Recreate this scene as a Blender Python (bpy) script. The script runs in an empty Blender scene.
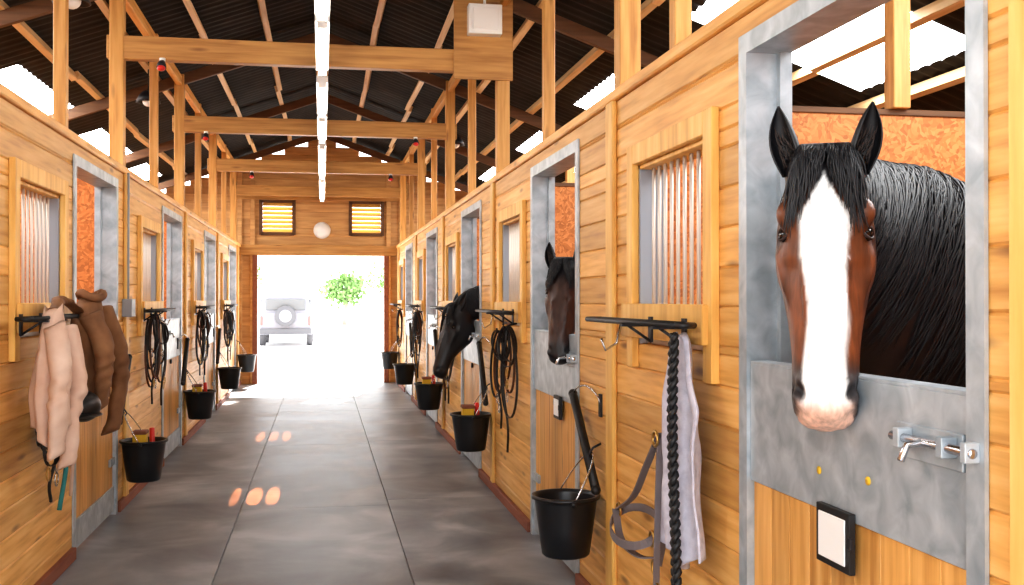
import bpy, math, random
import numpy as np
from mathutils import Vector, Matrix, noise as mnoise
random.seed(4); np.random.seed(4)
SC=bpy.context.scene
pi=math.pi
# ------------------------------------------------------------ materials
def new_mat(name):
    m=bpy.data.materials.new(name); m.use_nodes=True
    nt=m.node_tree; b=nt.nodes['Principled BSDF']; return m,nt,b
def flat(name,c,rough=.5,metal=0,emis=0,ec=None,spec=.5):
    m,nt,b=new_mat(name)
    b.inputs['Base Color'].default_value=(*c,1); b.inputs['Roughness'].default_value=rough
    b.inputs['Metallic'].default_value=metal; b.inputs['Specular IOR Level'].default_value=spec
    if emis:
        b.inputs['Emission Color'].default_value=(*(ec or c),1); b.inputs['Emission Strength'].default_value=emis
    return m
def noisy(name,cols,scale=(1,1,1),nscale=3,rough=.6,metal=0,bump=.1,island=.0,knots=False,detail=6,dist=.0,r2=None):
    m,nt,b=new_mat(name); N=nt.nodes; Lk=nt.links
    tc=N.new('ShaderNodeTexCoord'); mp=N.new('ShaderNodeMapping'); mp.inputs['Scale'].default_value=scale
    Lk.new(tc.outputs['Object'],mp.inputs['Vector'])
    geo=N.new('ShaderNodeNewGeometry')
    if island:
        mul=N.new('ShaderNodeMath'); mul.operation='MULTIPLY'; mul.inputs[1].default_value=37.0
        Lk.new(geo.outputs['Random Per Island'],mul.inputs[0]); Lk.new(mul.outputs[0],mp.inputs['Location'])
    no=N.new('ShaderNodeTexNoise'); no.inputs['Scale'].default_value=nscale; no.inputs['Detail'].default_value=detail
    no.inputs['Distortion'].default_value=dist
    Lk.new(mp.outputs[0],no.inputs['Vector'])
    cr=N.new('ShaderNodeValToRGB'); e=cr.color_ramp.elements
    n=len(cols)
    e[0].position=.28; e[0].color=(*cols[0],1); e[1].position=.72; e[1].color=(*cols[-1],1)
    for i in range(1,n-1):
        x=e.new(.28+.44*i/(n-1)); x.color=(*cols[i],1)
    Lk.new(no.outputs['Fac'],cr.inputs[0]); out=cr.outputs[0]
    if knots:
        vo=N.new('ShaderNodeTexVoronoi'); vo.inputs['Scale'].default_value=1.0
        mp2=N.new('ShaderNodeMapping'); mp2.inputs['Scale'].default_value=tuple(min(9,s*2.2) for s in scale)
        Lk.new(tc.outputs['Object'],mp2.inputs['Vector']); 
        if island: Lk.new(mul.outputs[0],mp2.inputs['Location'])
        Lk.new(mp2.outputs[0],vo.inputs['Vector'])
        r=N.new('ShaderNodeValToRGB'); r.color_ramp.elements[0].position=.05; r.color_ramp.elements[0].color=(.7,.7,.7,1)
        r.color_ramp.elements[1].position=.18; r.color_ramp.elements[1].color=(0,0,0,1)
        Lk.new(vo.outputs['Distance'],r.inputs[0])
        mx=N.new('ShaderNodeMix'); mx.data_type='RGBA'; mx.inputs[7].default_value=(.16,.05,.015,1)
        Lk.new(r.outputs[0],mx.inputs[0]); Lk.new(out,mx.inputs[6]); out=mx.outputs[2]
    if island:
        mr=N.new('ShaderNodeMapRange'); mr.inputs[3].default_value=1-island; mr.inputs[4].default_value=1+island
        Lk.new(geo.outputs['Random Per Island'],mr.inputs[0])
        hs=N.new('ShaderNodeHueSaturation'); Lk.new(mr.outputs[0],hs.inputs['Value']); Lk.new(out,hs.inputs['Color']); out=hs.outputs[0]
    Lk.new(out,b.inputs['Base Color'])
    b.inputs['Roughness'].default_value=rough; b.inputs['Metallic'].default_value=metal
    if r2 is not None:
        mr=N.new('ShaderNodeMapRange'); mr.inputs[3].default_value=rough; mr.inputs[4].default_value=r2
        Lk.new(no.outputs['Fac'],mr.inputs[0]); Lk.new(mr.outputs[0],b.inputs['Roughness'])
    if bump:
        bp=N.new('ShaderNodeBump'); bp.inputs['Strength'].default_value=bump; bp.inputs['Distance'].default_value=.01
        Lk.new(no.outputs['Fac'],bp.inputs['Height']); Lk.new(bp.outputs[0],b.inputs['Normal'])
    return m
P1=[(.54,.25,.06),(.73,.395,.115),(.82,.50,.185)]
wood_y=noisy('pine_boards_long',P1,(14,.9,14),2.2,.5,bump=.15,island=.17,knots=True)
wood_x=noisy('pine_boards_cross',[(.34,.15,.035),(.48,.24,.07),(.58,.32,.10)],(.9,14,14),2.2,.5,bump=.15,island=.12,knots=True)
wood_z=noisy('pine_boards_upright',[(.48,.215,.05),(.66,.34,.095),(.76,.43,.15)],(14,14,.9),2.2,.5,bump=.15,island=.17,knots=True)
P2=[(.62,.40,.18),(.80,.57,.30),(.88,.68,.42)]
pale_y=noisy('pale_timber_long',P2,(14,.7,14),2,.6,bump=.1,island=.12)
dkw=noisy('rafter_timber',[(.10,.045,.02),(.17,.08,.035)],(1,14,14),2,.7,bump=.1)
trim_w=noisy('trim_timber',[(.60,.30,.07),(.78,.45,.12),(.85,.55,.19)],(10,10,1.2),2,.5,bump=.1,island=.08)
gab_w=noisy('gable_boards',[(.44,.22,.08),(.56,.31,.12),(.66,.39,.16)],(1,14,10),2,.65,bump=.15,island=.12)
brn=noisy('skirting_brown',[(.22,.07,.04),(.32,.12,.07)],(10,1,10),3,.7)
conc=noisy('concrete',[(.11,.125,.15),(.25,.27,.30),(.47,.485,.51)],(1,1,1),1.7,.30,bump=.15,island=.05,detail=14,dist=.4,r2=.58)
galv=noisy('galvanised_steel',[(.30,.35,.39),(.43,.48,.52),(.56,.61,.65)],(1,1,1),11,.42,metal=.3,bump=.05,detail=9,dist=.6)
steel=flat('bright_steel',(.6,.6,.62),.25,1)
barm=flat('grille_steel',(.62,.56,.5),.4,.5)
blk=flat('black_plastic',(.012,.013,.016),.33)
rub=flat('black_rubber',(.012,.012,.013),.5)
lea=flat('black_leather',(.016,.013,.013),.4)
blea=flat('brown_leather',(.09,.03,.012),.4)
web=flat('grey_webbing',(.19,.16,.165),.8)
brass=flat('brass',(.6,.38,.12),.3,1)
white=flat('white_plastic',(.93,.93,.92),.4)
greyb=flat('grey_plastic',(.3,.32,.36),.4)
red=flat('red_bulb',(.7,.03,.02),.3)
yel=flat('yellow_brush',(.8,.5,.03),.6)
teal=flat('teal_rope',(.03,.2,.2),.8)
tan=noisy('brown_canvas',[(.13,.055,.022),(.22,.10,.042),(.31,.15,.065)],(1,1,1),6,.8,bump=.2)
cream=noisy('cream_fleece',[(.64,.42,.31),(.74,.53,.42),(.82,.63,.52)],(1,1,1),6,.9,bump=.3)
lil=noisy('lilac_towel',[(.46,.44,.52),(.56,.54,.62),(.64,.62,.70)],(1,1,1),30,.95,bump=.4)
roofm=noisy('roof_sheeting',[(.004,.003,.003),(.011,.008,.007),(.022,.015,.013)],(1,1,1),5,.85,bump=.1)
skym=flat('rooflight_sheet',(.9,.95,1),.4,0,12,(.93,.97,1))  # emission stands in for daylight coming through the translucent sheet
tubem=flat('fluorescent_tube',(1,1,1),.4,0,14,(1,.92,.78))
darkm=flat('dark_metal',(.03,.03,.035),.5,.5)
slat=flat('louvre_slat',(.85,.52,.12),.5)
def osb():
    m,nt,b=new_mat('osb_board'); N=nt.nodes; Lk=nt.links
    tc=N.new('ShaderNodeTexCoord'); no=N.new('ShaderNodeTexNoise'); no.inputs['Scale'].default_value=5
    Lk.new(tc.outputs['Object'],no.inputs['Vector'])
    ad=N.new('ShaderNodeVectorMath'); ad.operation='ADD'; Lk.new(tc.outputs['Object'],ad.inputs[0])
    sc=N.new('ShaderNodeVectorMath'); sc.operation='SCALE'; sc.inputs[3].default_value=.2
    Lk.new(no.outputs['Color'],sc.inputs[0]); Lk.new(sc.outputs[0],ad.inputs[1])
    vo=N.new('ShaderNodeTexVoronoi'); vo.inputs['Scale'].default_value=55; Lk.new(ad.outputs[0],vo.inputs['Vector'])
    sep=N.new('ShaderNodeSeparateColor'); Lk.new(vo.outputs['Color'],sep.inputs[0])
    cr=N.new('ShaderNodeValToRGB'); e=cr.color_ramp.elements
    e[0].color=(.38,.12,.026,1); e[1].color=(.68,.27,.08,1); x=e.new(.5); x.color=(.55,.19,.045,1)
    Lk.new(sep.outputs[0],cr.inputs[0]); Lk.new(cr.outputs[0],b.inputs['Base Color']); b.inputs['Roughness'].default_value=.6
    return m
osbm=osb()
# ------------------------------------------------------------ mesh builder
def V(*a): return np.array(a,float)
def nrm(v): v=np.array(v,float); return v/ (np.linalg.norm(v)+1e-12)
class MB:
    def __init__(s): s.v=[];s.f=[];s.m=[];s.fm=[];s.sm=[];s.col={}
    def mi(s,m):
        if m not in s.m: s.m.append(m)
        return s.m.index(m)
    def add(s,vs,fs,m,smooth=True):
        o=len(s.v); s.v.extend([tuple(map(float,p)) for p in vs]); k=s.mi(m)
        for f in fs: s.f.append(tuple(int(i)+o for i in f)); s.fm.append(k); s.sm.append(smooth)
        return o
    def box(s,lo,hi,m,M=None):
        (a,b,c),(d,e,f)=lo,hi
        a,d=min(a,d),max(a,d); b,e=min(b,e),max(b,e); c,f=min(c,f),max(c,f)
        vs=[(a,b,c),(d,b,c),(d,e,c),(a,e,c),(a,b,f),(d,b,f),(d,e,f),(a,e,f)]
        s.add(vs,[(0,3,2,1),(4,5,6,7),(0,1,5,4),(1,2,6,5),(2,3,7,6),(3,0,4,7)],m,False)
    def beam(s,p,q,w,h,m,up=(0,0,1)):
        p=V(*p);q=V(*q);t=nrm(q-p);sd=nrm(np.cross(t,up));u=np.cross(sd,t)
        vs=[]
        for c in(p,q):
            for a,b in((-1,-1),(1,-1),(1,1),(-1,1)): vs.append(c+sd*a*w/2+u*b*h/2)
        s.add(vs,[(0,1,2,3),(7,6,5,4),(0,4,5,1),(1,5,6,2),(2,6,7,3),(3,7,4,0)],m,False)
    def rings(s,R,m,closed=False,caps=True,smooth=True):
        n=len(R[0]);vs=[p for r in R for p in r];fs=[];k=len(R)
        for i in range(k if closed else k-1):
            j=(i+1)%k
            for a in range(n):
                b=(a+1)%n; fs.append((i*n+a,i*n+b,j*n+b,j*n+a))
        if caps and not closed:
            fs.append(tuple(range(n-1,-1,-1))); fs.append(tuple((k-1)*n+a for a in range(n)))
        return s.add(vs,fs,m,smooth)
    def tube(s,pts,r,m,seg=8,closed=False,flatten=1.0,up=(0,0,1)):
        pts=[V(*p) for p in pts];n=len(pts)
        if not hasattr(r,'__len__'): r=[r]*n
        R=[]; prev=None
        for i,p in enumerate(pts):
            if closed: t=nrm(pts[(i+1)%n]-pts[i-1])
            else: t=nrm(pts[min(i+1,n-1)]-pts[max(i-1,0)])
            if prev is None:
                u=np.cross(t,up)
                if np.linalg.norm(u)<.05: u=np.cross(t,(1,0.1,0))
                u=nrm(u)
            else:
                u=prev-t*np.dot(prev,t)
                u=nrm(u)
            prev=u; w=np.cross(t,u)
            R.append([p+u*math.cos(a)*r[i]+w*math.sin(a)*r[i]*flatten for a in [2*pi*k/seg for k in range(seg)]])
        s.rings(R,m,closed=closed)
    def ribbon(s,pts,w,th,side,m,closed=False):
        pts=[V(*p) for p in pts];n=len(pts);R=[];side=V(*side)
        for i,p in enumerate(pts):
            t=nrm(pts[(i+1)%n]-pts[i-1]) if closed else nrm(pts[min(i+1,n-1)]-pts[max(i-1,0)])
            a=side-t*np.dot(side,t)
            a=nrm(a) if np.linalg.norm(a)>.05 else nrm(np.cross(t,(0,0,1)))
            b=np.cross(t,a)
            R.append([p-a*w/2-b*th/2,p+a*w/2-b*th/2,p+a*w/2+b*th/2,p-a*w/2+b*th/2])
        s.rings(R,m,closed=closed,smooth=False)
    def ell(s,c,r,m,axes=None,su=16,sv=10,smooth=True):
        c=V(*c);A=axes if axes is not None else np.eye(3)
        vs=[c+A[2]*r[2]]
        for i in range(1,sv):
            th=pi*i/sv
            for j in range(su):
                ph=2*pi*j/su; vs.append(c+A[0]*r[0]*math.sin(th)*math.cos(ph)+A[1]*r[1]*math.sin(th)*math.sin(ph)+A[2]*r[2]*math.cos(th))
        vs.append(c-A[2]*r[2]);L=len(vs)-1;fs=[]
        for j in range(su): fs.append((0,1+j,1+(j+1)%su)); b=1+(sv-2)*su; fs.append((L,b+(j+1)%su,b+j))
        for i in range(sv-2):
            for j in range(su):
                a=1+i*su+j;b=1+i*su+(j+1)%su; fs.append((a,a+su,b+su,b))
        s.add(vs,fs,m,smooth)
    def grid(s,fn,nu,nv,m,smooth=True):
        vs=[fn(i/nu,j/nv) for i in range(nu+1) for j in range(nv+1)]
        fs=[(i*(nv+1)+j,i*(nv+1)+j+1,(i+1)*(nv+1)+j+1,(i+1)*(nv+1)+j) for i in range(nu) for j in range(nv)]
        s.add(vs,fs,m,smooth)
    def build(s,name,bevel=0,solid=0,parent=None):
        me=bpy.data.meshes.new(name); A=np.array(s.v)
        c=(A.min(0)+A.max(0))/2; c[2]=A[:,2].min()
        me.from_pydata([tuple(p) for p in (A-c)],[],s.f)
        for m in s.m: me.materials.append(m)
        me.polygons.foreach_set('material_index',s.fm); me.polygons.foreach_set('use_smooth',s.sm)
        if s.col:
            at=me.color_attributes.new('Coat','FLOAT_COLOR','POINT')
            arr=np.ones((len(s.v),4)); arr[:,:3]=.02
            for k,cl in s.col.items(): arr[k:k+len(cl),:3]=cl
            at.data.foreach_set('color',arr.ravel())
        me.update()
        o=bpy.data.objects.new(name,me); o.location=c; SC.collection.objects.link(o)
        if bevel:
            b=o.modifiers.new('b','BEVEL'); b.width=bevel; b.segments=1; b.limit_method='ANGLE'
        if solid:
            b=o.modifiers.new('s','SOLIDIFY'); b.thickness=solid
        if parent: o.parent=parent
        return o
def catmull(P,n):
    P=np.array(P,float);k=len(P);Q=np.vstack([2*P[0]-P[1],P,2*P[-1]-P[-2]]);out=[]
    for s in np.linspace(0,k-1-1e-9,n):
        i=int(s);t=s-i;a,b,c,d=Q[i],Q[i+1],Q[i+2],Q[i+3]
        out.append(.5*((2*b)+(-a+c)*t+(2*a-5*b+4*c-d)*t*t+(-a+3*b-3*c+d)*t**3))
    return np.array(out)
# ------------------------------------------------------------ dimensions (metres)
XR=1.33; XL=-1.42; TH=.12; WT=2.41; XO=4.9; YE=19.0; ROW=WT/18
MOD=3.43
PR=[1.27+MOD*i for i in range(6)]
PL=[1.19+MOD*i for i in range(6)]
def rz(x): return 4.5-.36*abs(x)
Rdoors=[(s+.70,s+1.87) for s in PR[:5]]; Rwins=[(s+2.20,s+3.04) for s in PR[:5]]
Ldoors=[(s+1.85,s+3.08) for s in PL[:5]]; Lwins=[(s+.63,s+1.50) for s in PL[:5]]
WZ0,WZ1=1.31,2.07; DT=2.29; LD=1.30
def boards(mb,mk,a0,a1,z0,z1,ops,row,m,splits=()):
    z=z0
    while z<z1-1e-6:
        zt=min(z+row,z1); br=sorted({z,zt}|{q for o in ops for q in(o[2],o[3]) if z+1e-4<q<zt-1e-4})
        for za,zb in zip(br[:-1],br[1:]):
            cuts=[(o[0],o[1]) for o in ops if o[2]<zb-1e-5 and o[3]>za+1e-5]
            a=a0; segs=[]
            for c in sorted(cuts):
                if c[0]>a: segs.append((a,c[0]))
                a=max(a,c[1])
            if a<a1: segs.append((a,a1))
            for p,q in segs:
                e=[p]+[s for s in splits if p+.05<s<q-.05]+[q]
                for u,w in zip(e[:-1],e[1:]): mk(u,w,za,zb)
        z=zt
def aisle_wall(name,x0,x1,doors,wins,parts,y0):
    mb=MB(); ops=[(a,b,0,DT) for a,b in doors]+[(a,b,WZ0,WZ1) for a,b in wins]
    boards(mb,lambda a,b,c,d: mb.box((x0,a,c),(x1,b,d),wood_y),y0,YE,0,WT,ops,ROW,wood_y,parts)
    sg=1 if x0>0 else -1
    for p in parts:
        mb.box((x0-sg*.025,p-.06,.0),(x0,p+.06,WT),trim_w)
    mb.box((x0-sg*.02,y0,WT),(x1+sg*.01,YE,WT+.05),wood_y)
    return mb.build(name,bevel=.009)
aisle_wall('wall_right',XR,XR+TH,Rdoors,Rwins,PR,.3)
aisle_wall('wall_left',XL,XL-TH,Ldoors,Lwins,PL,.3)
# floor
fl=MB(); xs=[XL-TH,-.57,.48,XR+TH]; 
for k in range(3):
    y=[-1.0,-2.2,-2.0][k]
    while y<YE+.12:
        y2=min(y+3.3,YE+.12); fl.box((xs[k]+.002,y+.001,-.12),(xs[k+1]-.002,y2-.001,0),conc); y=y2
fl.box((xs[0],-2.2,-.14),(xs[3],YE+.12,-.02),brn)
fl.build('floor',bevel=.003)
bed=noisy('straw_bedding',[(.35,.2,.08),(.5,.33,.14)],(1,1,1),20,.9,bump=.5)
b=MB(); b.box((XR+TH,-1,-.12),(XO,YE,-.005),bed); b.build('stall_floor_right')
b=MB(); b.box((XL-TH,-1,-.12),(-XO,YE,-.005),bed); b.build('stall_floor_left')
for sd,x,drs in(('right',XR,Rdoors),('left',XL,Ldoors)):
    b=MB(); sg=1 if x>0 else -1; y=.3
    for d in drs+[(YE,YE)]:
        b.box((x-sg*.03,y,0),(x,d[0]-.06,.07),brn); y=d[1]+.06
    b.build('baseboard_'+sd,bevel=.003)
b=MB(); b.box((XO,-.5,0),(XO+.1,YE,rz(XO)-.03),osbm); b.build('wall_outer_right')
b=MB(); b.box((-XO,-.5,0),(-XO-.1,YE,rz(XO)-.03),osbm); b.build('wall_outer_left')
for sgn,parts,x in((1,PR,XR+TH),(-1,PL,XL-TH)):
    for p in parts:
        b=MB(); b.box((x,p-.02,0),(sgn*XO,p+.02,2.42),osbm)
        b.box((x,p-.03,2.39),(sgn*XO,p-.02,2.42),dkw)
        b.build('stall_partition',bevel=.003)
# gable wall
gb=MB(); hw=[( -1.12,1.10,0,2.27),(-1.06,-.49,2.66,3.22),(.50,1.07,2.66,3.22)]
def gk(a,b_,c,d):
    L=(4.44-d)/.36
    a2,b2=max(a,-L),min(b_,L)
    if b2>a2: gb.box((a2,YE,c),(b2,YE+.1,d),gab_w)
boards(gb,gk,-XO,XO,0,4.42,hw,.145,gab_w)
for x in(-1.42,-1.2,1.18,1.4): gb.box((x-.04,YE-.05,0),(x+.04,YE,3.9),gab_w)
gb.box((XL,YE-.07,2.27),(XR,YE,2.45),wood_x)
gb.box((-1.5,YE-.06,3.25),(1.5,YE,3.35),wood_x)
gb.build('wall_back',bevel=.006)
for i,(xa,xb) in enumerate(((-1.06,-.49),(.50,1.07))):
    b=MB()
    for (p,q,r,s) in((xa-.03,xa+.03,2.63,3.25),(xb-.03,xb+.03,2.63,3.25),(xa,xb,2.62,2.68),(xa,xb,3.2,3.26)):
        b.box((p,YE-.03,r),(q,YE+.02,s),dkw)
    for k in range(7):
        z=2.71+k*.078; b.beam((xa+.03,YE+.05,z),(xb-.03,YE+.05,z),.085,.012,slat,up=(0,-.9,.8))
    b.build('window_%d'%(i+1))
b=MB()
for x0,x1 in((-1.2,-1.12),(1.10,1.18)): b.box((x0,YE-.06,0),(x1,YE+.12,2.27),brn)
b.build('door_frame_back',bevel=.004)
# ------------------------------------------------------------ roof
RS=[(2.2,3.9),(5.8,7.3),(9.3,10.8),(12.6,14.2),(16,17.7)]
LS=[(3.0,4.9),(6.4,8.3),(9.8,12.3),(13.3,15.8),(16.6,18.2)]
Y0R=.2; SA,SB=2.62,3.98
def sheet(mb,sg,xa,xb,ya,yb,m):
    n=max(2,int((yb-ya)/.035))
    mb.grid(lambda u,v:(sg*(xa+(xb-xa)*u),ya+(yb-ya)*v,rz(xa+(xb-xa)*u)+.012*math.cos((ya+(yb-ya)*v)*2*pi/.15)),1,n,m)
rf=MB(); sky=[]
for sg,SK in((1,RS),(-1,LS)):
    y=Y0R
    for a,c in SK:
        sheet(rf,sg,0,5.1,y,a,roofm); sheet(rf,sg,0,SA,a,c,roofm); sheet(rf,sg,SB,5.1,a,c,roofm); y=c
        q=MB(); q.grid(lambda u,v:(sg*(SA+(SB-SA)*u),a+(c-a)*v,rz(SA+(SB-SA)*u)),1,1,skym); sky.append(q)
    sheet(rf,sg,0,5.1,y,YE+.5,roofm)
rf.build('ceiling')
for q in sky: o=q.build('rooflight_panel')
pu=MB()
for sg in(1,-1):
    for x in(.03,.55,1.13,1.71,2.3,2.9,3.5,4.1,4.7):
        y=Y0R
        while y<YE:
            y2=min(y+3.43,YE); j=random.uniform(-.03,.03)
            pu.beam((sg*(x+j),y,rz(x+j)-.065),(sg*(x-j*.6),y2,rz(x-j*.6)-.065),.055,.08,pale_y,up=(0.36*sg,0,1)); y=y2
pu.build('roof_purlins')
rt=MB()
FR=[4.68,8.1,11.52,14.95,18.35]
for y in [1.25]+FR:
    for sg in(1,-1):
        rt.beam((0,y,rz(0)-.16),(sg*XO,y,rz(XO)-.16),.05,.11,dkw,up=(0,0,1))
        xw=(XR+.06) if sg>0 else (XL-.06)
        rt.box((xw-.05,y-.05,WT+.05),(xw+.05,y+.05,rz(xw)-.1),wood_z)
        rt.box((sg*2.75-.045,y-.045,2.42),(sg*2.75+.045,y+.045,rz(2.75)-.15),wood_z)
        rt.box((sg*3.9-.04,y-.04,2.42),(sg*3.9+.04,y+.04,rz(3.9)-.15),dkw)
    rt.box((XL-.13,y-.045,3.26),(XR+.13,y+.045,3.43),wood_x)
for xw in(XR+.06,XL-.06):
    for y in (3.95,6.4,9.8,13.2,16.6): rt.box((xw-.035,y-.035,WT+.05),(xw+.035,y+.035,rz(xw)-.1),wood_z)
    rt.box((xw-.03,.3,rz(xw)-.22),(xw+.03,YE,rz(xw)-.12),wood_y)
rt.build('roof_trusses',bevel=.004)
# lamps
for y0 in (4.95,6.5,8.35,9.95,11.8,13.35,15.2,16.75):
    b=MB(); b.box((-.045,y0,3.20),(.045,y0+1.45,3.25),white)
    b.tube([(0,y0+.04,3.18),(0,y0+1.41,3.18)],.017,tubem); b.box((-.03,y0,3.16),(.03,y0+.04,3.2),white); b.box((-.03,y0+1.41,3.16),(.03,y0+1.45,3.2),white)
    b.build('fluorescent_light')
b=MB(); b.box((-.02,4,3.25),(.02,18.3,3.258),darkm)
for y in np.arange(5.2,18,1.7): b.tube([(0,y,3.26),(0,y,rz(0)-.1)],.006,darkm,seg=6)
b.build('light_trunking')
def dome(x,y,z):
    b=MB(); R=[]
    for i,(r,h) in enumerate([(.02,.12),(.05,.11),(.09,.07),(.12,.0),(.11,.0),(.08,.06),(.02,.09)]):
        R.append([(x+r*math.cos(a),y+r*math.sin(a),z+h) for a in [2*pi*k/20 for k in range(20)]])
    b.rings(R,darkm); b.ell((x,y,z+.02),(.06,.06,.06),white); b.tube([(x,y,z+.1),(x,y,rz(x)-.02)],.008,darkm,seg=6)
    b.build('hanging_dome_lamp')
dome(-1.6,7.2,3.42); dome(-1.7,10.9,3.45); dome(1.62,12.9,3.4)
def heat(x,y):
    b=MB(); b.tube([(x,y,3.26),(x,y,3.235)],.022,white,seg=12); b.tube([(x,y,3.235),(x,y-.03,3.21),(x,y-.05,3.18)],[.018,.03,.035],darkm,seg=14); b.ell((x,y-.055,3.175),(.03,.03,.022),red); b.build('spot_lamp')
for x,y in((-1.15,8.0),(-1.2,11.42),(1.0,11.42),(-.95,14.85),(.95,14.85)): heat(x,y)
b=MB(); R=[]
for r,h in[(.15,0),(.15,.02),(.13,.06),(.08,.1),(.02,.115)]: R.append([(r*math.cos(a),YE-.0-h,2.72+r*math.sin(a)) for a in [2*pi*k/24 for k in range(24)]])
b.rings(R,white); b.build('round_bulkhead_lamp')
b=MB(); b.box((1.0,8.03,3.2),(1.46,8.055,4.0),wood_x); b.build('plywood_panel')
b=MB(); b.box((1.10,7.93,3.53),(1.36,8.03,3.76),white); b.box((1.13,7.92,3.56),(1.33,7.93,3.73),white); b.tube([(1.23,7.98,3.76),(1.23,7.98,3.98)],.012,white); b.build('electrical_box',bevel=.008)
b=MB(); b.box((XL,7.95,1.37),(XL+.07,8.1,1.50),greyb); b.tube([(XL+.03,8.03,1.5),(XL+.03,8.03,2.42)],.01,greyb,seg=8); b.build('switch_box',bevel=.006)
# ------------------------------------------------------------ stable doors & windows
def sdoor(x,a,c):
    sg=1 if x>0 else -1; X=lambda d:x+sg*d
    f=MB()
    for y0,y1 in((a-.05,a),(c,c+.05)):
        f.box((X(-.012),y0,0),(X(-.002),y1,DT),galv)
    f.box((X(-.012),a-.05,DT),(X(-.002),c+.05,DT+.05),galv)
    f.box((X(-.012),a,0),(X(TH+.01),a+.012,DT-.012),galv); f.box((X(-.012),c-.012,0),(X(TH+.01),c,DT-.012),galv)
    f.box((X(-.012),a,DT-.012),(X(TH+.01),c,DT),galv)
    f.box((X(TH-.03),a+.012,0),(X(TH+.01),a+.04,DT-.012),galv); f.box((X(TH-.03),c-.04,0),(X(TH+.01),c-.012,DT-.012),galv)
    f.build('door_frame_steel')
    d=MB(); y0,y1=a+.014,c-.014
    n=9
    for k in range(n): d.box((X(.012),y0+(y1-y0)*k/n,.03),(X(.05),y0+(y1-y0)*(k+1)/n,LD-.01),wood_z)
    d.box((X(.0),y0,.93),(X(.012),y1,LD-.003),galv); d.box((X(.0),y0,LD-.003),(X(.06),y1,LD+.006),galv); d.box((X(.05),y0,.93),(X(.06),y1,LD-.003),galv)
    d.box((X(.0),y0,.03),(X(.012),y1,.2),galv)
    yb=a+.03; z=1.185
    d.box((X(-.008),yb,z-.05),(X(0),yb+.26,z+.03),galv)
    d.tube([(X(-.03),yb-.07,z),(X(-.03),yb+.24,z)],.011,steel,seg=10)
    for q in(.03,.20): d.box((X(-.045),yb+q-.012,z-.022),(X(-.008),yb+q+.012,z+.022),galv)
    d.tube([(X(-.03),yb+.11,z),(X(-.07),yb+.11,z-.005),(X(-.085),yb+.11,z-.04)],.009,steel)
    d.box((X(-.045),yb-.065,z-.02),(X(-.012),yb-.045,z+.022),galv)
    d.tube([(X(-.004),(a+c)/2-.02,.9),(X(0.012),(a+c)/2-.02,.9)],.022,darkm,seg=16)
    d.box((X(-.006),c-.16,.35),(X(.012),c-.015,.4),galv)
    d.build('stable_door',bevel=.002)
for a,c in Rdoors: sdoor(XR,a,c)
for a,c in Ldoors: sdoor(XL,a,c)
def swin(x,a,c,i):
    sg=1 if x>0 else -1; X=lambda d:x+sg*d
    w=MB(); t=.085
    w.box((X(-.03),a-t,WZ0-.1),(X(0),a,WZ1+t),trim_w); w.box((X(-.03),c,WZ0-.1),(X(0),c+t,WZ1+t),trim_w)
    w.box((X(-.03),a,WZ1),(X(0),c,WZ1+t),trim_w)
    for y in(a,c): 
        s2=1 if y==a else -1
        w.box((X(0),y,WZ0),(X(TH),y+s2*.02,WZ1),greyb if s2<0 else trim_w)
    w.box((X(0),a,WZ1-.02),(X(TH),c,WZ1),trim_w)
    w.box((X(.03),a+.02,WZ0),(X(.055),c-.02,WZ0+.03),barm)
    n=int((c-a)/.075)
    for k in range(1,n): y=a+(c-a)*k/n; w.tube([(X(.042),y,WZ0),(X(.042),y,WZ1-.02)],.0085,barm,seg=8)
    w.box((X(-.05),a-.05,WZ0+.03),(X(-.03+.06),c+.1,WZ0+.17),trim_w)
    w.build('window_%d'%i,bevel=.003)
i=3
for a,c in Rwins: swin(XR,a,c,i); i+=1
for a,c in Lwins: swin(XL,a,c,i); i+=1
b=MB(); b.box((XR-.03,1.66,0),(XR,1.82,2.42),trim_w); b.build('trim_1',bevel=.004)
# ------------------------------------------------------------ tack
def rack(x,y0,y1,z=1.41):
    sg=1 if x>0 else -1; X=lambda d:x-sg*d
    b=MB()
    for dx in(.09,.16):
        b.tube([(X(dx),y0,z),(X(dx),y1,z)],.011,rub,seg=10)
    for y in(y0,y1): b.tube([(X(.09),y,z),(X(.125),y+(-.02 if y==y0 else .02),z+.0),(X(.16),y,z)],.011,rub,seg=8)
    for y in(y0+.2,(y0+y1)/2):
        b.box((X(.05),y-.015,z-.018),(X(.175),y+.015,z-.008),darkm); b.tube([(X(.05),y,z-.08),(X(.15),y,z-.012)],.006,darkm,seg=6)
        b.box((X(.058),y-.02,z-.08),(X(.05),y+.02,z+.02),darkm)
    b.tube([(X(.06),y1-.2,z-.01),(X(.08),y1-.2,z-.1),(X(.13),y1-.2,z-.13),(X(.15),y1-.2,z-.08)],.006,steel,seg=6)
    b.build('bridle_rack')
for k,s in enumerate(PR[:5]): rack(XR,s+2.12,s+3.3)
for k,s in enumerate(PL[:5]): rack(XL,s+.35,s+1.45)
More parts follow.
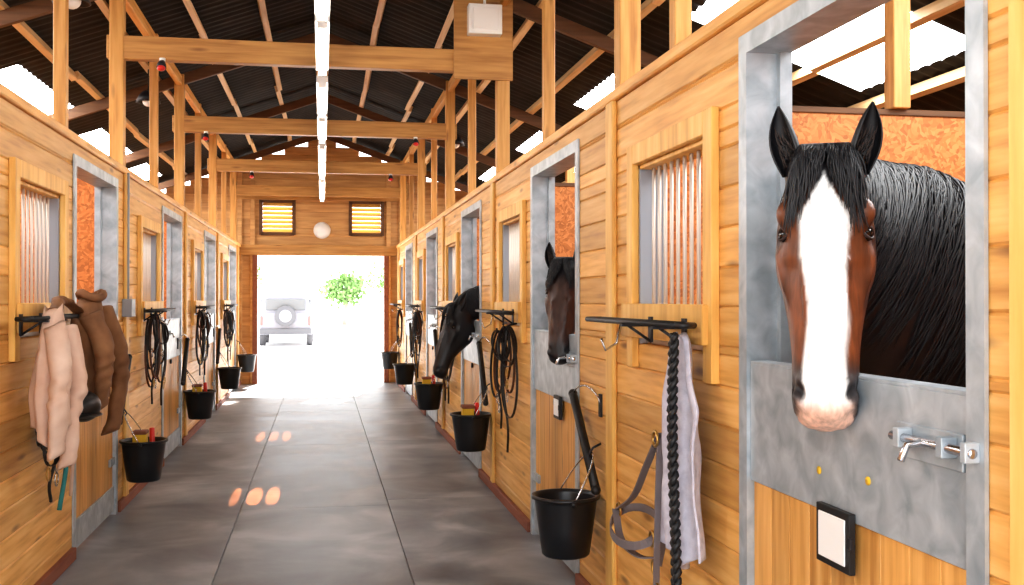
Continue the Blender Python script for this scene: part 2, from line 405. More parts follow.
def bucket(x,y,zt,fill):
    sg=1 if x>0 else -1; cx=x-sg*.175; b=MB(); h=.29
    prof=[(.0,0),(.105,0),(.115,.01),(.135,.15),(.15,.26),(.153,h-.02),(.166,h-.015),(.166,h),(.15,h),(.145,h-.02),(.125,.1),(.105,.015),(0.001,.012)]
    R=[[(cx+r*math.cos(a),y+r*math.sin(a),zt-h+z) for a in [2*pi*k/28 for k in range(28)]] for r,z in prof[1:]]
    b.rings(R,blk)
    hz=zt+.22
    pts=[(cx,y-.16,zt-.02)]+[(cx+(x-sg*.03-cx)*math.sin(t)*.9,y-.16*math.cos(t),zt-.02+ (hz-zt)*math.sin(t)) for t in np.linspace(.2,pi-.2,12)]+[(cx,y+.16,zt-.02)]
    b.tube(pts,.004,steel,seg=6)
    b.tube([(x,y,hz+.02),(x-sg*.04,y,hz),(x-sg*.06,y,hz-.03),(x-sg*.045,y,hz-.05)],.006,darkm,seg=6)
    b.tube([(cx,y-.16,zt-.02),(cx,y-.175,zt-.02)],.014,blk,seg=8)
    b.build('bucket')
    if fill:
        q=MB(); q.box((cx-.07,y-.05,zt-.12),(cx+.02,y+.06,zt+.045),yel,M=None); q.box((cx-.075,y-.055,zt+.04),(cx+.025,y+.065,zt+.065),brn); q.tube([(cx+.06,y,zt-.1),(cx+.05,y+.03,zt+.08)],.02,red); q.build('grooming_brush',bevel=.006)
RB=[(4.93,.56,0),(8.2,.6,1),(11.5,.58,1),(14.93,.58,0),(18.3,.58,0)]
for y,z,fi in RB: bucket(XR,y,z,fi)
LB=[(7.82,.5,1),(11.3,.55,1),(14.85,.56,0),(18.25,.56,0)]
for y,z,fi in LB: bucket(XL,y,z,fi)
def guard(x,y,z,y2,z2):
    sg=1 if x>0 else -1
    b=MB(); b.tube([(x-sg*.05,y,z),(x-sg*.06,y2,z2)],.022,rub,seg=12); b.ell((x-sg*.05,y,z),(.024,.024,.024),rub); b.ell((x-sg*.06,y2,z2),(.024,.024,.024),rub)
    b.tube(catmull([(x-sg*.05,y,z),(x-sg*.05,y-.1,z+.04),(x-sg*.04,y-.25,z+.06),(x-sg*.02,y-.38,z+.02),(x,y-.38,z-.04)],16),.005,steel,seg=6)
    b.box((x,y-.40,z-.08),(x-sg*.01,y-.36,z+.03),darkm)
    b.build('stall_guard_bar')
guard(XR,5.30,1.01,4.80,.6)
for s in(8.6,12.05,15.5): guard(XR,s,1.13,s-.42,.68)
for s in(7.95,11.3,14.8): guard(XL,s,1.08,s-.42,.66)
def loop(b,x,y,zt,a,l,m,w=.018,skew=0,dx=0,n=26,lean=0):
    sg=1 if x>0 else -1; pts=[]
    for k in range(n):
        t=2*pi*k/n
        pts.append((x-sg*(.06+dx+.03*math.sin(t)),y+a*math.sin(t)*abs(math.sin(t/2))**.6+skew*(1-math.cos(t))/2,zt-l*(1-math.cos(t))/2+lean*math.sin(t)))
    b.ribbon(pts,w,.005,(1,0,0),m,closed=True)
def bridle(x,y,z,l=.6,seed=0,wd=1.0):
    rd=random.Random(seed); b=MB(); sg=1 if x>0 else -1
    b.tube([(x,y,z+.03),(x-sg*.05,y,z+.02),(x-sg*.09,y,z+.0),(x-sg*.1,y,z+.03)],.008,darkm,seg=6)
    for k in range(5): loop(b,x,y+rd.uniform(-.03,.03),z+.01,wd*rd.uniform(.06,.19),l*rd.uniform(.3,1),blea if (seed+k)%3==0 else lea,.016,rd.uniform(-.1,.1),rd.uniform(-.02,.03),lean=rd.uniform(-.06,.06))
    for k in range(4):
        yy=y+rd.uniform(-.1,.1); zz=z-l*rd.uniform(.4,.9); c=[(x-sg*.08,yy+.035*math.cos(t),zz+.035*math.sin(t)) for t in np.linspace(0,2*pi,14)[:-1]]
        b.tube(c,.004,steel if k%2 else brass,seg=6,closed=True)
    pts=catmull([(x-sg*.07,y,z),(x-sg*.09,y+.05,z-l*.5),(x-sg*.07,y-.03,z-l*.9),(x-sg*.06,y+.04,z-l*1.15)],14); b.tube(pts,.009,rub,seg=6)
    b.build('bridle')
bridle(XR,7.15,1.30,.75,1); bridle(XR,7.42,1.26,.6,2)
for k,(y,z) in enumerate([(10.6,1.3),(10.9,1.3),(14.1,1.3),(14.5,1.3),(17.6,1.3)]): bridle(XR,y,z,.75,k+5)
for k,(y,z) in enumerate([(8.9,1.36),(9.4,1.3),(12.3,1.35),(12.8,1.32),(15.8,1.3),(16.3,1.3)]): bridle(XL,y,z,.62,k+15)
# headcollar near
b=MB(); x0=XR-.09
def arc(pts,w=.03,m=web): b.ribbon(catmull(pts,18),w,.006,(1,.2,0),m)
arc([(x0,3.75,1.0),(x0-.02,3.86,.86),(x0-.02,4.02,.72),(x0-.02,4.25,.62)])
arc([(x0,3.75,.98),(x0+.03,3.80,.80),(x0+.03,3.80,.62),(x0,3.78,.50)])
lp=[(x0-.02+.07*math.sin(t),4.02+.24*math.cos(t),.60+.055*math.sin(t)) for t in np.linspace(0,2*pi,25)[:-1]]
b.ribbon(lp,.032,.006,(0,0,1),web,closed=True)
arc([(x0-.03,4.25,.62),(x0-.05,4.1,.53),(x0-.04,3.9,.51),(x0,3.78,.53)])
arc([(x0,3.75,.98),(x0-.03,3.68,.85),(x0-.03,3.70,.6),(x0-.02,3.74,.42)],.024)
arc([(x0,3.70,1.0),(x0,3.66,1.1),(x0+.03,3.55,1.3)],.024)
for (y,z) in((3.75,.98),(3.79,.60),(3.76,.50),(3.74,.42),(4.24,.62),(3.70,.36)):
    b.tube([(x0-.02,y+.028*math.cos(t),z+.028*math.sin(t)) for t in np.linspace(0,2*pi,15)[:-1]],.006,brass,seg=6,closed=True)
b.box((x0-.035,3.72,.29),(x0-.02,3.76,.36),brass)
b.build('headcollar')
b=MB(); 
for ph in range(3):
    pts=[]
    for k in range(110):
        t=k/109; a=t*60+ph*2*pi/3
        pts.append((XR-.15+.011*math.sin(2*a)*.7,3.42+.013*math.sin(a)+.02*math.sin(t*5),1.38-.92*t))
    b.tube(pts,.0105,rub,seg=6)
b.ell((XR-.15,3.41,.45),(.02,.02,.035),rub); b.tube([(XR-.15,3.41,.43),(XR-.15,3.42,.34)],.012,brass)
b.build('lead_rope')
def crump(p,s=1.0):
    q=Vector(p); a=mnoise.noise_vector(q*7)*.022*s+mnoise.noise_vector(Vector((q.x*22,q.y*22,q.z*9)))*.007*s
    return (p[0]+a[0]*.8,p[1]+a[1],p[2]+a[2]*.6)
b=MB()
def tw(u,v):
    wd=.05+.16*min(1,v*3.0)**.7
    y=3.53+(u-.5)*2*wd+.05*v*(1-v); z=1.38-.76*v-.05*(1-abs(2*u-1))*v+.02*math.sin(u*12)*v
    x=XR-.085-.026*math.sin(u*17+v*2.5)*(.5+.5*v)
    return crump((x,y,z),.8)
b.grid(tw,54,50,lil); b.build('hanging_towel',solid=.008)
def sign(x,a,c,z0,z1):
    sg=1 if x>0 else -1; b=MB(); b.box((x-sg*.02,a,z0),(x-sg*.002,c,z1),rub); b.box((x-sg*.024,a+.018,z0+.018),(x-sg*.02,c-.018,z1-.018),white)
    b.box((x-sg*.028,a-.02,(z0+z1)/2-.01),(x-sg*.018,a,(z0+z1)/2+.02),darkm); b.build('name_plate',bevel=.002)
sign(XR,2.46,2.64,.80,.955); sign(XR,5.75,5.9,.82,.95); 
b=MB()
for y,z in((2.40,1.05),(2.66,1.035)): b.tube([(XR-.003,y,z),(XR+.001,y,z)],.011,yel,seg=14)
b.build('yellow_stickers')
# ------------------------------------------------------------ left clothing
def garment(b,m,yc,x0,ztop,prof,depth,seed,nf=6,lean=0.0,hem=.04):
    """prof: list of (v, half width, y offset) down the cloth; vertical folds deepen towards the hem"""
    P=catmull(prof,46); R=[]
    for v,wd,yo in P:
        ring=[]
        for j in range(64):
            a=2*pi*j/64; fold=math.sin(nf*a+seed+1.2*math.sin(v*4+seed))*(.10+.45*v)+.25*v*math.sin((nf*2+1)*a+seed*2)
            dp=depth*(.55+.45*min(1,v*2.5))
            x=x0+dp*math.cos(a)*(1+.45*fold); y=yc+yo+wd*math.sin(a)*(1+.05*fold)
            z=ztop[0]-(ztop[0]-ztop[1])*v+hem*v*math.sin(2*a+seed)+.05*(1-abs(math.sin(a)))*(1-v)**3
            ring.append(crump((x,y,z),.9))
        R.append(ring)
    b.rings(R,m)
def sleeve(b,m,pts,r0,r1,seed):
    P=catmull(pts,40); R=[]
    for k in range(40):
        t=k/39; r=r0+(r1-r0)*t+(.008 if t>.93 else 0); bend=.010*math.exp(-((t-.5)/.18)**2)*math.sin(t*46)
        p=P[k]
        R.append([crump((p[0]+(r+bend)*.62*math.cos(a),p[1]+(r+bend)*math.sin(a)*(1+.06*math.sin(3*a+seed)),p[2]+.02*math.sin(a+seed)),.8) for a in [2*pi*j/26 for j in range(26)]])
    b.rings(R,m)
b=MB()
garment(b,cream,5.30,XL+.17,(1.43,.86),[(0,.07,.0),(.12,.13,0),(.4,.16,-.02),(.75,.14,-.05),(1,.12,-.06)],.07,1.0)
sleeve(b,cream,[(XL+.2,5.18,1.38),(XL+.24,5.10,1.18),(XL+.24,5.06,.98),(XL+.22,5.14,.78)],.075,.055,1)
sleeve(b,cream,[(XL+.2,5.42,1.36),(XL+.25,5.42,1.1),(XL+.24,5.36,.9),(XL+.22,5.32,.70)],.07,.06,2)
b.build('cream_fleece_jacket')
b=MB()
garment(b,tan,6.02,XL+.18,(1.50,.98),[(0,.08,.0),(.10,.19,0),(.35,.22,0),(.7,.20,.02),(1,.19,.05)],.09,2.3,nf=5)
sleeve(b,tan,[(XL+.22,5.84,1.42),(XL+.30,5.80,1.22),(XL+.29,5.80,1.06),(XL+.26,5.86,.92)],.09,.06,1)
sleeve(b,tan,[(XL+.20,6.22,1.44),(XL+.27,6.32,1.2),(XL+.27,6.38,.98),(XL+.23,6.32,.74)],.095,.065,2)
b.tube([crump((XL+.19+.06*math.cos(t),6.0+.10*math.sin(t),1.515+.015*math.sin(t*2)),.6) for t in np.linspace(0,2*pi,25)[:-1]],.022,tan,closed=True)
sleeve(b,tan,[(XL+.17,5.78,1.44),(XL+.15,5.62,1.49),(XL+.15,5.45,1.485),(XL+.17,5.32,1.44)],.05,.045,3)
b.build('brown_jacket')
b=MB(); b.tube(catmull([(XL+.1,5.72,1.0),(XL+.12,5.70,.85),(XL+.12,5.76,.65),(XL+.1,5.7,.42)],20),.012,teal); b.tube(catmull([(XL+.1,5.8,1.0),(XL+.14,5.82,.8),(XL+.1,5.95,.45)],20),.01,cream); b.build('lead_rope')
bridle(XL,5.66,.95,.42,31)
b=MB(); b.ell((XL+.22,5.68,.95),(.085,.11,.08),lea); b.ell((XL+.22,5.64,.91),(.10,.14,.012),lea); b.tube([(XL+.12,5.68,.94),(XL,5.68,.96)],.01,darkm); b.build('riding_helmet')
# ------------------------------------------------------------ horses
def coatmat():
    m,nt,bs=new_mat('horse_coat'); N=nt.nodes;Lk=nt.links
    a=N.new('ShaderNodeAttribute'); a.attribute_name='Coat'
    tc=N.new('ShaderNodeTexCoord'); no=N.new('ShaderNodeTexNoise'); no.inputs['Scale'].default_value=70; no.inputs['Detail'].default_value=5
    mp=N.new('ShaderNodeMapping'); mp.inputs['Scale'].default_value=(1,1,.25); Lk.new(tc.outputs['Object'],mp.inputs[0]); Lk.new(mp.outputs[0],no.inputs['Vector'])
    mr=N.new('ShaderNodeMapRange'); mr.inputs[1].default_value=.3; mr.inputs[2].default_value=.7; mr.inputs[3].default_value=.7; mr.inputs[4].default_value=1.25; Lk.new(no.outputs['Fac'],mr.inputs[0])
    hs=N.new('ShaderNodeHueSaturation'); Lk.new(a.outputs['Color'],hs.inputs['Color']); Lk.new(mr.outputs[0],hs.inputs['Value'])
    Lk.new(hs.outputs[0],bs.inputs['Base Color']); bs.inputs['Roughness'].default_value=.42
    bp=N.new('ShaderNodeBump'); bp.inputs['Strength'].default_value=.3; bp.inputs['Distance'].default_value=.004; Lk.new(no.outputs['Fac'],bp.inputs['Height']); Lk.new(bp.outputs[0],bs.inputs['Normal'])
    return m
coat=coatmat()
eyem=flat('horse_eye',(.008,.004,.003),.06); hairm=flat('horse_hair',(.008,.008,.010),.5); earin=flat('ear_inner',(.05,.035,.03),.9); lidm=flat('eyelid',(.03,.011,.006),.6)
BLK=np.array((.009,.008,.010)); BAY=np.array((.17,.05,.016)); WHI=np.array((.88,.87,.85)); PNK=np.array((.78,.48,.36))
def sstep(a,b,x): t=np.clip((x-a)/(b-a),0,1); return t*t*(3-2*t)
def horse(poll,face,fwd,L,k,spine,style,mane_side,ear_back=0.0,voxel=.012,flop=1.0,nm=1500):
    poll=V(*poll); f3=nrm(V(face[0],face[1],0)); ax=nrm(f3*fwd+V(0,0,-math.sqrt(max(.01,1-fwd*fwd)))); w=V(-f3[1],f3[0],0); n=nrm(f3-ax*np.dot(f3,ax)+V(0,0,1e-6))
    H=lambda t,a,d: poll+ax*t*L+w*a*k+n*d*k
    T=MB(); dm=eyem
    tab=[(-.09,.045,-.07,-.15),(-.04,.085,-.02,-.21),(.06,.108,.0,-.26),(.16,.122,.012,-.295),(.27,.132,.016,-.315),(.38,.124,.012,-.305),(.48,.112,.010,-.275),(.60,.096,.006,-.215),(.72,.086,.002,-.175),(.82,.084,-.004,-.16),(.90,.084,-.018,-.16),(.965,.072,-.042,-.15),(1.0,.045,-.07,-.125)]
    R=[]
    for t,hw,fr,bk in catmull(tab,34):
        c=(fr+bk)/2;h=(fr-bk)/2;ring=[]
        for j in range(36):
            a=2*pi*j/36;ca,sa=math.cos(a),math.sin(a)
            X=hw*math.copysign(abs(ca)**.78,ca)*(1-.20*sa*(1 if t>.4 else .4)); 
            if sa<0: X*=1-.25*abs(sa)**2
            ring.append(H(t,X,c+h*math.copysign(abs(sa)**.75,sa)))
        R.append(ring)
    T.rings(R,dm)
    AX=np.array([w,n,ax])
    for s in(-1,1):
        T.ell(H(.225,s*.096,-.028),(.034*k,.028*k,.05*k),dm,AX); T.ell(H(.31,s*.075,-.2),(.062*k,.11*k,.14*k),dm,AX)
        T.ell(H(.885,s*.060,-.040),(.026*k,.030*k,.045*k),dm,AX); T.ell(H(.0,s*.075,-.1),(.04*k,.05*k,.05*k),dm,AX)
        T.tube([H(.34,s*.116,-.085),H(.44,s*.106,-.075),H(.58,s*.086,-.07)],[.018,.016,.006],dm)
        T.tube([H(.40,s*.060,.012),H(.55,s*.050,.008),H(.72,s*.044,.002)],[.008,.010,.006],dm)
    T.ell(H(.965,0,-.125),(.048*k,.035*k,.03*k),dm,AX); T.ell(H(.935,0,-.06),(.058*k,.04*k,.04*k),dm,AX)
    S=catmull(spine,44); RS_=[];frames=[]
    for i in range(len(S)):
        t=nrm(S[min(i+1,43)][:3]-S[max(i-1,0)][:3]); lat=nrm(np.cross(t,(0,0,1))); up=np.cross(lat,t)
        frames.append((S[i][:3],lat,up,S[i][3],S[i][4]))
        ring=[]
        for j in range(32):
            a=2*pi*j/32; sa=math.sin(a);ca=math.cos(a)
            wd=S[i][4]*(1-.22*max(0,sa)) 
            ring.append(S[i][:3]+lat*wd*math.copysign(abs(ca)**.9,ca)+up*S[i][3]*sa)
        RS_.append(ring)
    T.rings(RS_,dm)
    fx=spine[5][0]-.22; hx=spine[-3][0]
    for s in(-1,1):
        yy=spine[5][1]+s*.17
        T.tube([(fx,yy,1.15),(fx,yy,.92),(fx,yy,.68),(fx,yy,.50),(fx,yy,.44),(fx,yy,.28),(fx,yy,.15),(fx-.03,yy,.08),(fx-.04,yy,.0)],[.15,.115,.075,.062,.05,.04,.05,.052,.07],dm,seg=14)
        yh=spine[-3][1]+s*.17
        T.tube([(hx-.05,yh,1.2),(hx-.08,yh,.98),(hx-.02,yh,.78),(hx+.1,yh,.57),(hx+.1,yh,.5),(hx+.06,yh,.3),(hx+.03,yh,.15),(hx,yh,.08),(hx-.01,yh,0)],[.22,.18,.12,.075,.062,.045,.052,.055,.07],dm,seg=14)
    tmp=T.build('tmp_horse'); loc=V(*tmp.location)
    md=tmp.modifiers.new('r','REMESH'); md.mode='VOXEL'; md.voxel_size=voxel; md.use_smooth_shade=True
    sm=tmp.modifiers.new('s','SMOOTH'); sm.factor=.5; sm.iterations=4
    bpy.context.view_layer.update()
    ev=tmp.evaluated_get(bpy.context.evaluated_depsgraph_get()); me=ev.to_mesh()
    vv=np.empty(len(me.vertices)*3); me.vertices.foreach_get('co',vv); vv=vv.reshape(-1,3)+loc
    fs=[tuple(p.vertices) for p in me.polygons]; ev.to_mesh_clear()
    bpy.data.objects.remove(tmp,do_unlink=True)
    rel=vv-poll; t=rel@ax/L; a=rel@w/k; d=rel@n/k
    for s in(-1,1):
        q=((t-.880)/.035)**2+((a-s*(.070-(t-.880)*.3))/.014)**2; g=np.exp(-q)*(d>-.10)
        vv-= (np.outer(g*.012*k*s,w)+np.outer(g*.022*k,n))
        q=((t-.285)/.045)**2+((a-s*.128)/.03)**2; g=np.exp(-q)*(d>-.10)*(d<.01); vv-=np.outer(g*.006*k*s,w)+np.outer(g*.005*k,n)
        q=((t-.38)/.09)**2+((a-s*.075)/.02)**2; g=np.exp(-q)*(d>-.05); vv-=np.outer(g*.006*k,n)
    g=np.exp(-((t-.955+ .25*(d+.1))/.006)**2)*(d<-.06)*(d>-.17)*(t>.8); vv-=np.outer(np.sign(a)*g*.005,w)
    head=(t>-.12)&(np.abs(a)<.17)&(d>-.34)&(d<.08)&(t<1.1)
    col=np.tile(BLK,(len(vv),1)); nz=(np.sin(vv[:,0]*31+vv[:,2]*23)+np.sin(vv[:,1]*37-vv[:,2]*17))*.004
    nz2=np.sin(vv[:,0]*60+vv[:,2]*47)*np.sin(vv[:,1]*57-vv[:,2]*38)
    if style=='shire':
        bay=BAY*(1+.22*np.sin(t*9+np.abs(a)*30)+.15*nz2)[:,None]
        hb=head*sstep(.10,.22,t+nz)*sstep(-.26,-.15,d)
        hb=hb*(1-.75*np.exp(-(((t-.29)/.045)**2+((np.abs(a)-.122)/.024)**2)))
        hb=hb*(1-.6*np.exp(-(((t-.50)/.10)**2+((np.abs(a)-.105)/.018)**2)))
        hb=hb*(1-.9*sstep(.72,.86,t))
        col=col*(1-hb[:,None])+bay*hb[:,None]
        bw=np.interp(t,[.05,.10,.16,.24,.32,.54,.75,.87,.93,1.02],[0,.008,.030,.070,.064,.050,.050,.054,.062,.07])
        wb=head*sstep(.006,-.006,np.abs(a+.006*np.sin(t*8))-bw+nz)*(d>-.09)*(t>.05); 
        col=col*(1-wb[:,None])+WHI*wb[:,None]
        pk=head*sstep(.89,.96,t)*sstep(.085,.065,np.abs(a)); col=col*(1-pk[:,None])+PNK*(1-.2*(nz2>.5))[:,None]*pk[:,None]
        gr=head*sstep(.76,.84,t)*(1-wb)*(1-pk); col=col*(1-gr[:,None])+np.array((.06,.05,.05))*gr[:,None]
    elif style=='bay':
        hb=head*sstep(.12,.3,t)*(1-sstep(.75,.9,t))*.6*sstep(-.3,-.2,d); col=col*(1-hb[:,None])+BAY*.45*hb[:,None]
    for s in(-1,1):
        q=((t-.880)/.03)**2+((a-s*(.068-(t-.880)*.3))/.014)**2; g=np.exp(-q**1.5)*(d>-.11)*head; col=col*(1-g[:,None])+BLK*g[:,None]
    low=(vv[:,2]<.06)
    if style=='shire':
        lw=(vv[:,2]<.45)&(~low); col[lw]=WHI*.8
    col[low]=(.05,.04,.03)
    M=MB(); off=M.add(vv,fs,coat); M.col[off]=col
    # eyes: seat each eyeball just inside the finished skin surface
    for s in(-1,1):
        e=nrm(w*s*.80+n*.60); probe=H(.290,s*.09,-.06); dirv=e
        rr=vv-probe; along=rr@dirv; perp=np.linalg.norm(rr-np.outer(along,dirv),axis=1)
        ok=(perp<.012)&(along>0)&(along<.12); hit=along[ok].max() if ok.any() else .04
        c=probe+dirv*(hit-.013*k); vq=nrm(np.cross(e,ax))
        M.ell(c,(.0175*k,.021*k,.021*k),eyem,np.array([e,vq,ax]))
        for sn in(-1,1):
            pts=[c+e*(.0135-.008*u*u)*k+vq*(.023*k*u)+ax*sn*(.0155*k*math.cos(u*1.4)) for u in np.linspace(-1.1,1.1,13)]
            M.tube(pts,[.001]+[.0042*k]*11+[.001],lidm,seg=8)
    for s in(-1,1):
        base=H(.03,s*.078,-.08); tip=base+V(0,0,1)*.185*k+w*s*.045*k*flop+f3*(.03-ear_back)*k
        e=nrm(tip-base); sd=nrm(w*s-e*np.dot(w*s,e)); fr=np.cross(sd,e); fr=fr if np.dot(fr,f3)>0 else -fr
        fr=nrm(fr+sd*.30); sd=nrm(np.cross(e,fr)); 
        R=[]
        for u,r in catmull([(0,.034),(.15,.038),(.35,.041),(.55,.038),(.75,.028),(.9,.014),(1,.003)],14):
            r*=k; c=base+(tip-base)*u+sd*s*.008*math.sin(u*pi)
            out=[c+sd*r*math.sin(q)-fr*r*.9*math.cos(q)+fr*r*.25 for q in np.linspace(-2.15,2.15,13)]
            inn=[c+sd*r*.84*math.sin(q)-fr*r*.72*math.cos(q)+fr*r*.25 for q in np.linspace(2.05,-2.05,13)]
            R.append(out+inn)
        M.rings(R,hairm)
        for i in range(40):
            u0=.05+.5*(i/40); r=.03*k; q=math.sin(i*5.1)*.8
            p=base+(tip-base)*u0+sd*r*q-fr*r*.5; M.tube([p,p+fr*r*.9+e*.015,p+fr*r*1.0+e*.035],[.0025,.002,.0006],earin,seg=4)
    rd=random.Random(7)
    for i in range(520):
        q=rd.uniform(-1,1); sq=math.copysign(1,q); aq=abs(q); l=(.085+.15*aq)*rd.uniform(.5,1.2); pts=[]; ph=rd.uniform(0,6); a0=q*.062; sw=rd.uniform(.0,.9); wv=rd.uniform(.002,.007)
        hh=rd.uniform(.004,.022)
        for u in np.linspace(0,1,9):
            aa=a0+sq*(.012+.05*sw*aq)*u**.8+wv*math.sin(u*8+ph)
            tt=-.05+(l/.74)*u*1.05
            surf=.004+.020*sstep(-.05,.16,tt)-.9*max(0,abs(aa)-.06)**1.2*1.6
            if tt<.02: surf-= .35*(.02-tt)
            pts.append(H(tt,aa,surf+hh*math.sin(min(1,u*1.2)*pi)+.003+.006*(1-u)))
        M.tube(pts,[.002,.0035,.004,.0038,.0035,.003,.002,.0015,.0005],hairm,seg=4)
    for i in range(nm):
        s=rd.uniform(0,24); dr=rd.uniform(-.4,1.4); amax=rd.uniform(1.0,2.5); pts=[]; lift=rd.uniform(1.0,1.07); ph=rd.uniform(0,6); wv=rd.uniform(.05,.40)
        for u in np.linspace(0,1,11):
            ss=min(42,max(0,s+dr*u+wv*math.sin(u*7+ph))); j=int(ss);g=ss-j
            C=[(1-g)*np.array(frames[j][m_])+g*np.array(frames[j+1][m_]) for m_ in range(3)]; rv=(1-g)*frames[j][3]+g*frames[j+1][3]; rh=(1-g)*frames[j][4]+g*frames[j+1][4]
            an=pi/2-amax*u+.12*(1-u); cc=math.cos(an); wd=rh*(1-.22*max(0,math.sin(an)))
            pts.append(C[0]+C[1]*mane_side*wd*lift*math.copysign(abs(cc)**.9,cc)+C[2]*rv*(lift+.03*(1-u))*math.sin(an))
        M.tube(pts,[.002,.0035,.0042,.0042,.004,.0038,.0035,.003,.002,.0015,.0005],hairm,seg=4)
    tb=np.array(spine[-1][:3])
    for i in range(60):
        o=V(rd.uniform(-.03,.03),rd.uniform(-.04,.04),0)
        M.tube(catmull([tb+o*.3+V(-.05,0,.03),tb+V(.08,0,-.02)+o,tb+V(.1,0,-.4)+o*1.8,tb+V(.08,0,-.85)+o*1.5],10),[.008]*8+[.005,.002],hairm,seg=4)
    return M.build('horse')
horse((1.30,2.565,1.88),(-.452,-.892),.27,.71,.98,
 [(1.345,2.65,1.79,.10,.075),(1.42,2.73,1.75,.19,.10),(1.56,2.82,1.62,.32,.135),(1.80,2.87,1.46,.38,.18),(2.05,2.88,1.36,.42,.25),(2.4,2.87,1.28,.42,.31),(2.85,2.86,1.26,.40,.34),(3.25,2.85,1.28,.38,.33),(3.55,2.85,1.33,.35,.30),(3.8,2.85,1.38,.25,.22),(3.92,2.85,1.38,.1,.1)],'shire',1,flop=1.0,voxel=.010)
horse((1.325,5.72,1.71),(-.42,-.91),.32,.57,.80,
 [(1.37,5.80,1.63,.08,.06),(1.44,5.88,1.59,.13,.08),(1.58,5.96,1.52,.19,.11),(1.80,6.02,1.43,.26,.15),(2.05,6.03,1.30,.33,.21),(2.4,6.03,1.2,.35,.27),(2.8,6.03,1.16,.34,.29),(3.2,6.02,1.18,.32,.28),(3.5,6.02,1.22,.29,.26),(3.7,6.02,1.25,.2,.18),(3.8,6.02,1.25,.08,.08)],'bay',1,voxel=.014,flop=.6,nm=500)
horse((1.12,9.2,1.44),(-.97,-.25),.30,.64,.86,
 [(1.17,9.2,1.38,.08,.06),(1.26,9.22,1.42,.12,.08),(1.40,9.24,1.46,.15,.10),(1.68,9.27,1.42,.22,.15),(2.0,9.3,1.30,.32,.21),(2.35,9.3,1.2,.35,.27),(2.8,9.3,1.16,.34,.29),(3.2,9.3,1.18,.32,.28),(3.5,9.3,1.22,.29,.26),(3.7,9.3,1.25,.2,.18),(3.8,9.3,1.25,.08,.08)],'black',1,voxel=.014,ear_back=.08,nm=400)
# ------------------------------------------------------------ outside
grd=noisy('yard_concrete',[(.82,.81,.79),(.9,.89,.88)],(1,1,1),1.5,.8,bump=0)
b=MB(); b.box((-60,YE+.12,-.3),(60,120,-.02),grd); b.build('ground')
b=MB(); b.box((-60,-40,-.3),(60,-1.02,-.14),grd); b.build('ground_entrance')
cpaint=flat('car_paint',(.22,.22,.25),.4); glass=flat('car_glass',(.12,.13,.14),.3); tyre=flat('tyre',(.11,.11,.12),.8); cred=flat('tail_light',(.3,.12,.11),.4); hub=flat('wheel_cover',(.26,.26,.28),.4)
def car(cx,cy):
    b=MB()
    def sec(y,hw,z0,z1): return [(cx-hw,y,z0),(cx+hw,y,z0),(cx+hw,y,z1*.6),(cx+hw*.97,y,z1),(cx-hw*.97,y,z1),(cx-hw,y,z1*.6)]
    b.rings([sec(cy,.80,.38,1.05),sec(cy+.06,.84,.35,1.08),sec(cy+2.6,.84,.35,1.08),sec(cy+3.8,.82,.35,1.0),sec(cy+3.9,.76,.4,.9)],cpaint,smooth=False)
    b.rings([[(cx-.80,cy+.05,1.05),(cx+.80,cy+.05,1.05),(cx+.72,cy+.15,1.62),(cx-.72,cy+.15,1.62)],[(cx-.80,cy+2.6,1.05),(cx+.80,cy+2.6,1.05),(cx+.70,cy+2.1,1.64),(cx-.70,cy+2.1,1.64)]],cpaint,smooth=False)
    b.box((cx-.62,cy+.02,1.14),(cx+.62,cy+.09,1.5),glass)
    for s in(-1,1):
        b.box((cx+s*.80,cy+.4,1.12),(cx+s*.745,cy+1.9,1.5),glass)
        b.box((cx+s*.72,cy-.03,.65),(cx+s*.80,cy+.01,.95),cred)
        for y in(cy+.75,cy+3.1): b.tube([(cx+s*.66,y,.32),(cx+s*.86,y,.32)],.34,tyre,seg=24)
    b.tube([(cx,cy-.2,.95),(cx,cy+.0,.95)],.33,tyre,seg=24); b.tube([(cx,cy-.22,.95),(cx,cy-.18,.95)],.2,hub,seg=20)
    b.box((cx-.82,cy-.12,.38),(cx+.82,cy+.05,.55),tyre)
    b.build('off_road_car',bevel=.02)
car(-1.15,34.5)
leaf=flat('leaves',(.17,.30,.09),.6); bark=flat('bark',(.28,.25,.22),.9)
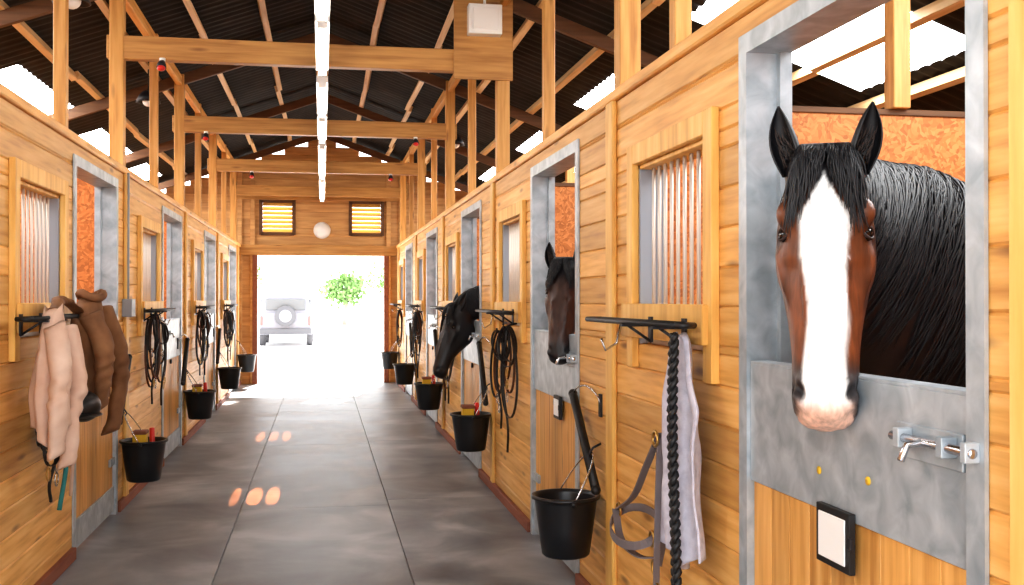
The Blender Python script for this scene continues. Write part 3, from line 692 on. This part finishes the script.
def tree(x,y,h,r,n,seed):
    rd=random.Random(seed); b=MB(); b.tube([(x,y,-.05),(x+.1,y,h*.4),(x,y,h*.75)],[.16,.12,.05],bark)
    for k in range(5): a=k*1.3; b.tube([(x,y,h*.4+.1*k),(x+r*.6*math.cos(a),y+r*.6*math.sin(a),h*.6+.2*k)],[.06,.02],bark,seg=6)
    for i in range(n):
        d=nrm([rd.gauss(0,1) for _ in range(3)])*r*rd.uniform(.5,1)*(1+.25*math.sin(i)); c=V(x,y,h*.72)+d*V(1,1,.75)
        u=nrm([rd.gauss(0,1) for _ in range(3)]); v=nrm(np.cross(u,[rd.gauss(0,1) for _ in range(3)])); s=.16
        b.add([c-u*s,c+v*s*.6,c+u*s,c-v*s*.6],[(0,1,2,3)],leaf,False)
    b.build('tree')
tree(1.3,62,2.9,1.3,900,1); tree(-5.2,66,3.8,1.5,900,2); tree(5.2,70,4,2,900,3)
# ------------------------------------------------------------ light
w=bpy.data.worlds.new('World'); SC.world=w; w.use_nodes=True
bg=w.node_tree.nodes['Background']; bg.inputs[0].default_value=(.97,.98,1,1); bg.inputs[1].default_value=3.2
def sun(rot,e,c=(1,.96,.9)):
    l=bpy.data.lights.new('sun','SUN'); l.energy=e; l.color=c; l.angle=.02
    o=bpy.data.objects.new('sun',l); SC.collection.objects.link(o); o.rotation_euler=rot
sun((math.radians(-50),0,math.radians(-12)),14)
# sun patches on the concrete, imitated by added orange spots under the roof
def shaft(x,y,hx,hy,e):
    z=3.9
    l=bpy.data.lights.new('sun_patch_spot','SPOT'); l.energy=e; l.color=(1,.30,.10); l.spot_size=2*math.atan(hy/z); l.spot_blend=.05; l.shadow_soft_size=.004
    o=bpy.data.objects.new('sun_patch_spot',l); SC.collection.objects.link(o); o.location=(x,y,z); o.scale=(hx/hy,1,1)
for x,hx in((-.645,.035),(-.50,.058),(-.365,.052)):
    shaft(x,8.2,hx,.40,1700)
for x in(-.655,-.515,-.38): shaft(x,11.75,.045,.45,1300)
# camera
cd=bpy.data.cameras.new('camera'); cd.sensor_width=36; cd.lens=36*1050/1024; cd.clip_end=300; cd.clip_start=.05
co=bpy.data.objects.new('camera',cd); SC.collection.objects.link(co); co.location=(0,0,1.5)
co.rotation_euler=(math.radians(90.35),0,math.radians(-10.26)); SC.camera=co
SC.view_settings.view_transform='Standard'
try: SC.view_settings.look='Medium High Contrast'
except Exception as ex: print('look',ex)
SC.view_settings.exposure=0.32
